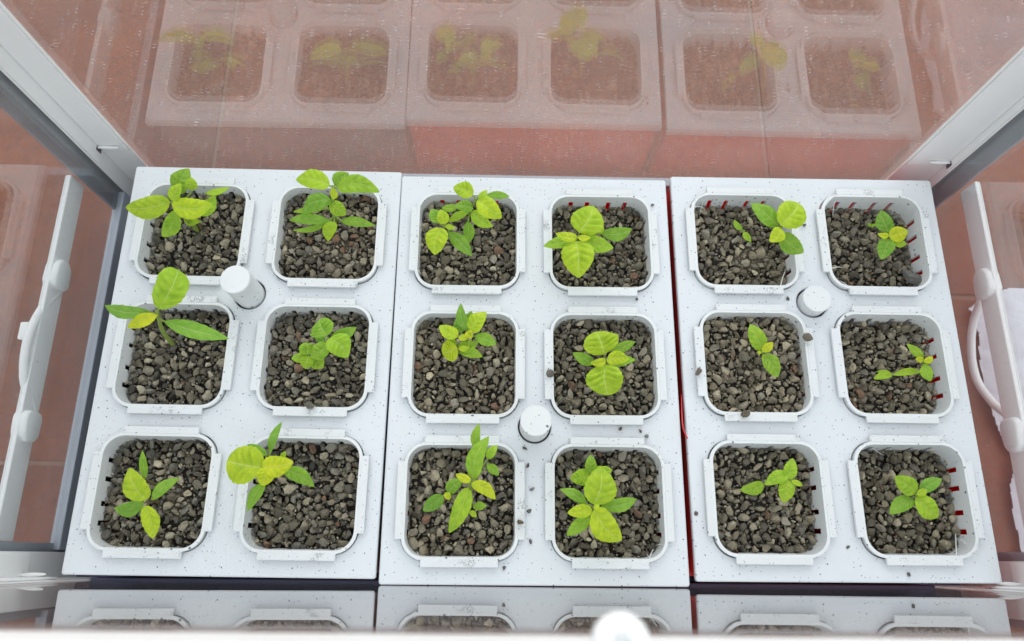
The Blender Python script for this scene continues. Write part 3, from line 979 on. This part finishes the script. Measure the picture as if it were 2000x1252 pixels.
# middle planter
S((1, 0, 0), (914, 434, 930, 389), .025, [
    (924, 380, 885, 366, 27, .60, 'o', .001, .0), (934, 389, 980, 426, 32, .66, 'o', .001, -.003), (950, 381, 996, 384, 13, .34, 'l', -.003, -.002),
    (933, 386, 952, 371, 11, .52, 'l', .002, .001), (924, 407, 887, 402, 21, .34, 'o', -.008, .0), (921, 414, 963, 443, 23, .50, 'o', -.011, -.004),
    (914, 416, 876, 434, 14, .50, 'l', -.012, -.003), (894, 405, 862, 406, 14, .42, 'l', -.012, -.001), (914, 432, 912, 479, 19, .34, 'l', -.020, -.003)],
    'taller two tier seedling at the back of the middle planter back left cup')
S((1, 0, 0), (884, 458, 872, 443), .017, [
    (862, 445, 849, 498, 36, .66, 'o', .001, -.003), (876, 454, 922, 501, 23, .32, 'l', -.005, -.003), (855, 436, 842, 409, 22, .34, 'o', -.003, .001),
    (869, 438, 860, 409, 20, .66, 'o', .002, .002), (869, 441, 890, 446, 9, .62, 'l', .001, 0)],
    'shorter seedling with a drooping oval leaf, middle planter back left cup')
S((1, 0, 1), (1143, 474, 1128, 464), .019, [
    (1131, 454, 1159, 402, 54, .58, 'o', .001, .001), (1125, 471, 1131, 543, 54, .62, 'o', .001, -.003), (1126, 466, 1061, 481, 22, .45, 'o', -.002, -.002),
    (1127, 465, 1085, 456, 17, .74, 'o', .002, .0), (1138, 470, 1198, 484, 28, .48, 'o', -.003, -.003), (1172, 456, 1235, 447, 23, .34, 'l', -.007, -.001),
    (1128, 464, 1154, 464, 11, .84, 'l', .003, .001), (1136, 451, 1165, 452, 14, .44, 'l', -.006, -.001), (1168, 456, 1174, 435, 13, .60, 'o', -.005, .001)],
    'broad leaved seedling alone in the middle planter back right cup')
S((1, 1, 0), (912, 668, 914, 656), .017, [
    (914, 648, 900, 592, 18, .30, 'l', .0, .005), (920, 648, 950, 609, 30, .66, 'o', .002, .002), (927, 656, 970, 673, 21, .36, 'l', -.003, -.002),
    (900, 650, 896, 618, 18, .30, 'o', -.003, .002), (894, 658, 858, 636, 24, .66, 'o', .001, .0), (915, 628, 921, 607, 12, .34, 'l', -.003, .002),
    (911, 648, 922, 661, 15, .90, 'o', .003, 0), (895, 659, 913, 663, 11, .80, 'l', .002, 0)],
    'seedling with one narrow upright leaf, middle planter middle left cup')
S((1, 1, 0), (899, 690, 894, 682), .012, [
    (893, 680, 864, 691, 34, .78, 'r', .002, -.001), (895, 680, 934, 667, 20, .45, 'o', -.001, 0), (897, 688, 943, 697, 17, .45, 'l', -.002, -.002),
    (895, 682, 918, 678, 10, .70, 'l', .002, 0), (893, 670, 866, 674, 14, .50, 'o', -.002, 0)],
    'low yellowish seedling with a curled leaf, middle planter middle left cup')
S((1, 1, 1), (1186, 716, 1182, 704), .019, [
    (1180, 692, 1163, 648, 60, .62, 'r', .001, .0), (1183, 712, 1188, 772, 60, .58, 'r', .001, -.003), (1162, 711, 1118, 689, 19, .36, 'l', -.006, 0),
    (1195, 686, 1241, 667, 17, .38, 'l', -.006, 0), (1185, 704, 1229, 701, 23, .74, 'o', .003, -.001), (1202, 716, 1242, 703, 14, .40, 'l', -.006, -.001),
    (1183, 704, 1153, 709, 14, .80, 'o', .003, 0)],
    'seedling with two round leaves, middle planter middle right cup')
S((1, 2, 0), (922, 958, 916, 943), .021, [
    (924, 935, 955, 852, 29, .42, 'o', .0, .003), (932, 882, 936, 826, 16, .40, 'l', -.004, .003), (952, 896, 971, 869, 15, .45, 'o', -.005, 0),
    (951, 906, 974, 929, 16, .38, 'l', -.006, -.002), (919, 940, 890, 926, 14, .92, 'o', .003, 0), (922, 943, 968, 975, 21, .84, 'o', .002, -.003),
    (915, 953, 877, 1041, 29, .52, 'o', -.001, -.005), (924, 991, 951, 988, 14, .42, 'l', -.014, 0), (916, 999, 931, 1010, 10, .60, 'l', -.014, -.001)],
    'tall seedling with long pointed leaves, middle planter front left cup')
S((1, 2, 0), (876, 968, 870, 963), .010, [
    (873, 961, 904, 937, 22, .34, 'o', .0, .001), (865, 968, 826, 998, 23, .24, 'o', .0, -.001), (870, 963, 878, 977, 11, .85, 'o', .002, 0)],
    'short two leaved seedling, middle planter front left cup')
S((1, 2, 1), (1168, 1001, 1162, 990), .020, [
    (1160, 985, 1174, 911, 54, .60, 'o', .002, .001), (1160, 995, 1214, 1056, 44, .70, 'o', .001, -.004), (1146, 984, 1093, 955, 19, .34, 'l', -.006, 0),
    (1172, 991, 1244, 974, 23, .34, 'l', -.006, -.001), (1156, 995, 1108, 1002, 22, .74, 'o', .001, -.001), (1151, 1010, 1107, 1046, 22, .40, 'o', -.006, -.003),
    (1160, 994, 1171, 986, 8, .75, 'l', .004, 0)],
    'star shaped seedling with bright broad leaves, middle planter front right cup')
S((1, 2, 1), (1160, 932, 1156, 924), .012, [
    (1152, 924, 1154, 888, 19, .40, 'o', .002, .002), (1151, 927, 1113, 935, 27, .50, 'o', .0, -.001), (1172, 918, 1196, 919, 15, .50, 'o', 0, 0),
    (1155, 920, 1177, 911, 12, .6, 'o', .001, 0)],
    'small seedling half hidden behind the star shaped one, middle planter front right cup')
# right planter
S((2, 0, 0), (1537, 458, 1525, 443), .020, [
    (1525, 440, 1561, 397, 48, .62, 'r', .002, .0), (1518, 441, 1467, 397, 30, .34, 'o', -.003, .001), (1525, 459, 1569, 494, 31, .34, 'o', -.004, -.003),
    (1525, 446, 1504, 473, 24, .72, 'o', .001, -.001)],
    'seedling with a round bright leaf near the rim, right planter back left cup')
S((2, 0, 0), (1453, 456, 1451, 451), .000, [
    (1450, 450, 1433, 429, 10, .42, 'l', .0, .001), (1452, 453, 1467, 473, 11, .50, 'l', 0, 0)],
    'tiny two leaved sprout in the right planter back left cup')
S((2, 0, 1), (1739, 466, 1737, 461), .008, [
    (1736, 455, 1720, 411, 26, .26, 'o', .0, .0), (1737, 462, 1773, 450, 26, .86, 'o', .002, .001), (1736, 460, 1714, 457, 10, .82, 'o', .002, 0),
    (1736, 467, 1721, 507, 26, .30, 'o', .0, -.001), (1741, 472, 1771, 477, 13, .58, 'l', -.001, 0)],
    'seedling with one yellow leaf, right planter back right cup')
S((2, 0, 1), (1703, 446, 1702, 443), -.007, [
    (1701, 443, 1695, 436, 6, .45, 'l', 0, 0), (1703, 443, 1711, 438, 6, .45, 'l', 0, 0)],
    'barely emerged sprout in the right planter back right cup')
S((2, 1, 0), (1491, 693, 1488, 688), .010, [
    (1489, 684, 1465, 633, 27, .45, 'o', .0, .001), (1491, 692, 1519, 737, 28, .40, 'o', .0, -.001), (1488, 687, 1510, 668, 14, .90, 'l', .002, .002),
    (1487, 689, 1479, 687, 6, .8, 'l', .002, 0)],
    'two leaved seedling with a yellow centre, right planter middle left cup')
S((2, 1, 1), (1806, 712, 1804, 706), .006, [
    (1804, 701, 1771, 671, 15, .45, 'l', 0, 0), (1805, 710, 1818, 745, 19, .42, 'l', 0, -.001), (1803, 705, 1788, 701, 10, .92, 'o', .002, 0),
    (1805, 707, 1822, 697, 11, .90, 'o', .002, 0)],
    'seedling with a yellow curled centre, right planter middle right cup')
S((2, 1, 1), (1744, 734, 1743, 731), -.002, [
    (1744, 732, 1802, 726, 12, .52, 'l', 0, .002), (1742, 730, 1712, 725, 9, .52, 'l', 0, 0), (1743, 733, 1706, 740, 13, .52, 'l', 0, 0)],
    'flat sprout with slender leaves, right planter middle right cup')
S((2, 2, 0), (1542, 941, 1540, 935), .006, [
    (1539, 936, 1549, 895, 22, .50, 'o', .0, .001), (1539, 937, 1530, 982, 26, .52, 'o', 0, -.001), (1545, 938, 1568, 949, 9, .60, 'l', .001, 0),
    (1538, 926, 1495, 946, 22, .48, 'o', 0, -.001)],
    'pale seedling with three leaves, right planter front left cup')
S((2, 2, 0), (1493, 948, 1492, 946), -.003, [
    (1491, 946, 1445, 957, 21, .46, 'o', 0, 0), (1493, 946, 1500, 942, 7, .5, 'l', 0, 0)],
    'single leaved sprout, right planter front left cup')
S((2, 2, 1), (1790, 972, 1789, 965), .008, [
    (1790, 961, 1748, 930, 30, .48, 'o', .001, 0), (1797, 959, 1839, 935, 21, .26, 'o', -.001, 0), (1784, 975, 1738, 1004, 25, .34, 'o', -.001, -.001),
    (1788, 972, 1832, 1011, 34, .52, 'o', .001, -.002), (1790, 967, 1810, 955, 12, .66, 'l', .003, 0)],
    'neat four leaved seedling alone in the right planter front right cup')

# ------------------------------------------------------------------ small things
def stone(name, px, py, z, rad, col, label, cat, group=None, sq=(1, 1, 1)):
    p = at(px, py, z)
    me = stones_mesh(name, [(0, 0, 0)], [rad], [col])
    o = bpy.data.objects.new(name, me); C.objects.link(o); o.location = p; o.scale = sq
    zmin = min(v.co.z for v in me.vertices) * sq[2]
    if z <= 0.02 and z >= 0: o.location.z = z - zmin - 0.0002
    tag(o, label, cat, group); return o


GR = 'loose grains on the planter lids'
for px, py, r, lab in (
    (1025, 876, .0015, 'loose brown grain on the lid just in front of the middle plug'),
    (1031, 909, .0013, 'loose brown grain, second in front of the middle plug'),
    (1039, 956, .0014, 'pale loose grain between the two front cups of the middle planter'),
    (1034, 999, .0013, 'loose grain beside the tab of the middle planter front left cup'),
    (1036, 1058, .0011, 'grey loose grain in front of the others between the middle planter front cups'),
    (985, 1109, .0010, 'dark loose grain at the front right corner of the middle planter front left cup'),
    (1210, 838, .0014, 'reddish loose grain behind the middle planter front right cup'),
    (1251, 843, .0011, 'dark reddish loose grain nearest the red gap behind the front right cup'),
    (1262, 853, .0012, 'pale loose grain at the corner of the middle planter front right cup'),
    (1275, 401, .0012, 'grey loose grain beside the middle planter back right cup'),
    (1243, 585, .0012, 'grey loose grain in front of the middle planter back right cup'),
    (1570, 440, .0013, 'grey loose grain right of the right planter back left cup'),
    (1538, 584, .0011, 'dark loose grain in front of the right planter back left cup'),
    (1656, 1069, .0011, 'grey loose grain between the front cups of the right planter'),
    (1774, 1121, .0012, 'grey loose grain at the front edge of the right planter lid'),
    (1359, 1003, .0011, 'grey loose grain at the left edge of the right planter lid')):
    c = (0.17, 0.115, 0.085) if 'brown' in lab or 'red' in lab else ((0.3, 0.29, 0.27) if 'pale' in lab else (0.17, 0.16, 0.15))
    stone('loose_grain', px, py, 0.0, r, c, lab, 'grain', GR)
stone('large_stone', 1781, 541, -.0055, .0050, (0.20, 0.195, 0.18), 'largest grey pitted stone in the corner of the right planter back right cup', 'stone', None, (1, 1.15, .8))
stone('soil_clod', 1576, 661, .0030, .0030, (0.20, 0.17, 0.13), 'brown clod on the right rim of the right planter middle left cup', 'clod')
stone('soil_clod', 1362, 729, .0030, .0025, (0.24, 0.20, 0.16), 'crumbly clod on the left rim of the right planter middle left cup', 'clod')
stone('soil_clod', 1453, 808, .0030, .0029, (0.19, 0.155, 0.115), 'clod spilling over the front rim of the right planter middle left cup', 'clod')
stone('small_stone', 607, 791, .0030, .0022, (0.19, 0.18, 0.14), 'small stone on the front rim of the left planter middle right cup', 'stone')
stone('small_stone', 1074, 731, .0030, .0024, (0.20, 0.19, 0.16), 'grey stone on the left rim of the middle planter middle right cup', 'stone')
stone('soil_clod', 1014, 1020, .0030, .0021, (0.15, 0.115, 0.08), 'dark brown crumb on the right rim of the middle planter front left cup', 'clod')

for px, py, r, z, lab in ((1463, 504, .0085, -.0066, 'brown coir plug showing through the gravel of the right planter back left cup'),
                         (334, 975, .0085, -.0066, 'brown coir plug showing beside the seedling, left planter front left cup'),
                         (656, 484, .0085, -.0050, 'brown coir plug under the tallest seedling, left planter back right cup'),
                         (1476, 722, .0080, -.0044, 'brown coir plug half buried in the right planter middle left cup')):
    p = at(px, py, z); V, F = [], []
    SGc = 26; pr = [(0.0, .0002), (.55, .0), (.88, -.0006), (1.0, -.0022), (.97, -.009)]
    rr_ = random.Random(px)
    for ra, dz in pr:
        for k in range(SGc):
            a = 2 * math.pi * k / SGc; q = 1 + rr_.uniform(-.06, .06)
            V.append((r * ra * q * math.cos(a), r * ra * q * math.sin(a), dz + rr_.uniform(-.0004, .0004)))
    for i in range(len(pr) - 1):
        for k in range(SGc):
            k2 = (k + 1) % SGc; F.append((i * SGc + k, (i + 1) * SGc + k, (i + 1) * SGc + k2, i * SGc + k2))
    o = mesh_obj('coir_plug', V, F, M_COIR, None, True); o.location = p; o.rotation_euler = (0.10, 0.05, 0)
    tag(o, lab, 'coir plug', 'coir plugs in the gravel')

# printing strands hanging off the cup rims
cups = {}
for o in C.objects:
    if o.name.startswith('net_cup'):
        for key, (wx, wy) in CUPC.items():
            if abs(o.location.x - wx) < 1e-4 and abs(o.location.y - wy) < 1e-4: cups[key] = o
STR = {
    (2, 0, 0): [[(1378, 372, .003), (1350, 400, .002)], [(1378, 372, .003), (1366, 420, -.010)], [(1350, 405, .002), (1358, 428, -.009)], [(1350, 405, .002), (1376, 408, -.007)], [(1508, 377, .003), (1516, 402, -.008)], [(1508, 377, .003), (1522, 396, -.006)], [(1536, 524, -.010), (1524, 560, .002)], [(1555, 535, .001), (1536, 548, -.008)]],
    (2, 0, 1): [[(1634, 380, .003), (1626, 425, -.011)], [(1634, 380, .003), (1612, 402, .002)], [(1630, 409, -.010), (1712, 405, -.012)], [(1762, 380, .003), (1780, 408, -.006), (1800, 411, .002)], [(1620, 525, .002), (1648, 525, -.012)], [(1640, 548, -.010), (1656, 562, .002)]],
    (2, 2, 1): [[(1694, 860, .003), (1706, 876, -.008), (1726, 890, -.012)], [(1668, 915, .002), (1677, 970, -.008), (1678, 1045, .001)], [(1866, 1030, -.012), (1868, 1085, .002)], [(1684, 1045, .002), (1712, 1080, .002)], [(1864, 1052, -.01), (1886, 1062, .000)]],
    (1, 2, 0): [[(779, 1054, .002), (792, 1078, -.008), (816, 1094, .002)], [(812, 1070, -.010), (817, 1094, .002)], [(988, 874, .002), (1004, 891, .001)], [(812, 894, -.010), (826, 920, -.012)]],
    (1, 2, 1): [[(1106, 866, .003), (1092, 890, -.008)], [(1106, 866, .003), (1098, 884, -.008)], [(1300, 1065, .002), (1280, 1066, -.008)], [(1266, 1098, .003), (1278, 1070, -.008)], [(1266, 1098, .003), (1262, 1080, -.008)]],
    (1, 0, 0): [[(818, 528, .002), (825, 538, -.006), (828, 528, -.006)]],
    (0, 2, 1): [[(650, 1078, .002), (658, 1072, -.006), (670, 1070, .0)]],
    (0, 1, 0): [[(452, 613, .003), (455, 626, .001)]],
}
for key, lst in STR.items():
    cup = cups[key]
    inv = (Matrix.Translation(cup.location) @ Euler(cup.rotation_euler).to_matrix().to_4x4()).inverted()
    for ptl in lst:
        P = [at(*q) for q in ptl]
        if len(P) == 2: P = [P[0], (P[0] + P[1]) / 2 + Vector((random.uniform(-.0008, .0008), random.uniform(-.0008, .0008), .0006)), P[1]]
        pv, pf = tube_geo([inv @ p for p in smooth_path(P, 5)], 0.00024, 5)
        mesh_obj('strand', pv, pf, M_STRAND, cup, True)

# red thread sticking out of the gap
P = [at(1331, 770, -.004), at(1332, 815, .0005), at(1335, 838, .003), at(1343, 857, .0035)]
o = tube('red_thread', smooth_path(P, 6), 0.00035, M_REDSTRAND, None, 6)
tag(o, 'short red plastic thread sticking out of the gap between middle and right planters', 'thread')

# crumpled plastic film on the floor to the right
def film(name, outline, z0, seed, label, amp=.006):
    rnd = random.Random(seed)
    pts = [at(px, py, FZ + z0) for px, py in outline]
    xs = [p.x for p in pts]; ys = [p.y for p in pts]
    n = 130; x0, x1, y0, y1 = min(xs), max(xs), min(ys), max(ys)
    waves = [(rnd.uniform(60, 330), rnd.uniform(0, 6.3), rnd.uniform(0, math.pi)) for _ in range(14)]

    def ins(x, y):
        c = False; j = len(pts) - 1
        for i in range(len(pts)):
            if (pts[i].y > y) != (pts[j].y > y) and x < (pts[j].x - pts[i].x) * (y - pts[i].y) / (pts[j].y - pts[i].y) + pts[i].x: c = not c
            j = i
        return c
    V, F, idx = [], [], {}
    for j in range(n + 1):
        for i in range(n + 1):
            x = x0 + (x1 - x0) * i / n; y = y0 + (y1 - y0) * j / n
            h = sum(abs(math.sin((x * math.cos(a) + y * math.sin(a)) * f + p)) / (1 + f / 80) for f, p, a in waves) / 5.0
            V.append((x, y, FZ + z0 + .001 + amp * h)); idx[(i, j)] = len(V) - 1
    for j in range(n):
        for i in range(n):
            x = x0 + (x1 - x0) * (i + .5) / n; y = y0 + (y1 - y0) * (j + .5) / n
            if ins(x, y): F.append((idx[(i, j)], idx[(i + 1, j)], idx[(i + 1, j + 1)], idx[(i, j + 1)]))
    used = sorted({k for f in F for k in f}); mp = {k: i for i, k in enumerate(used)}
    o = mesh_obj(name, [V[k] for k in used], [tuple(mp[k] for k in f) for f in F], M_FILM, None, False)
    so = o.modifiers.new('thickness', 'SOLIDIFY'); so.thickness = .0004
    tag(o, label, 'plastic film'); return o


film('plastic_film', [(1886, 606), (1906, 590), (1960, 568), (2260, 560), (2260, 900), (1985, 905), (1962, 880), (1938, 835), (1915, 770), (1904, 700), (1902, 655)], .001, 3,
     'crumpled white plastic film on the tiles outside the right pane')
film('plastic_film', [(1972, 905), (2300, 900), (2300, 1110), (1992, 1110), (1984, 1060), (1972, 1010), (1966, 950)], .0015, 9,
     'second piece of crumpled pale film, nearer the front right corner', .005)
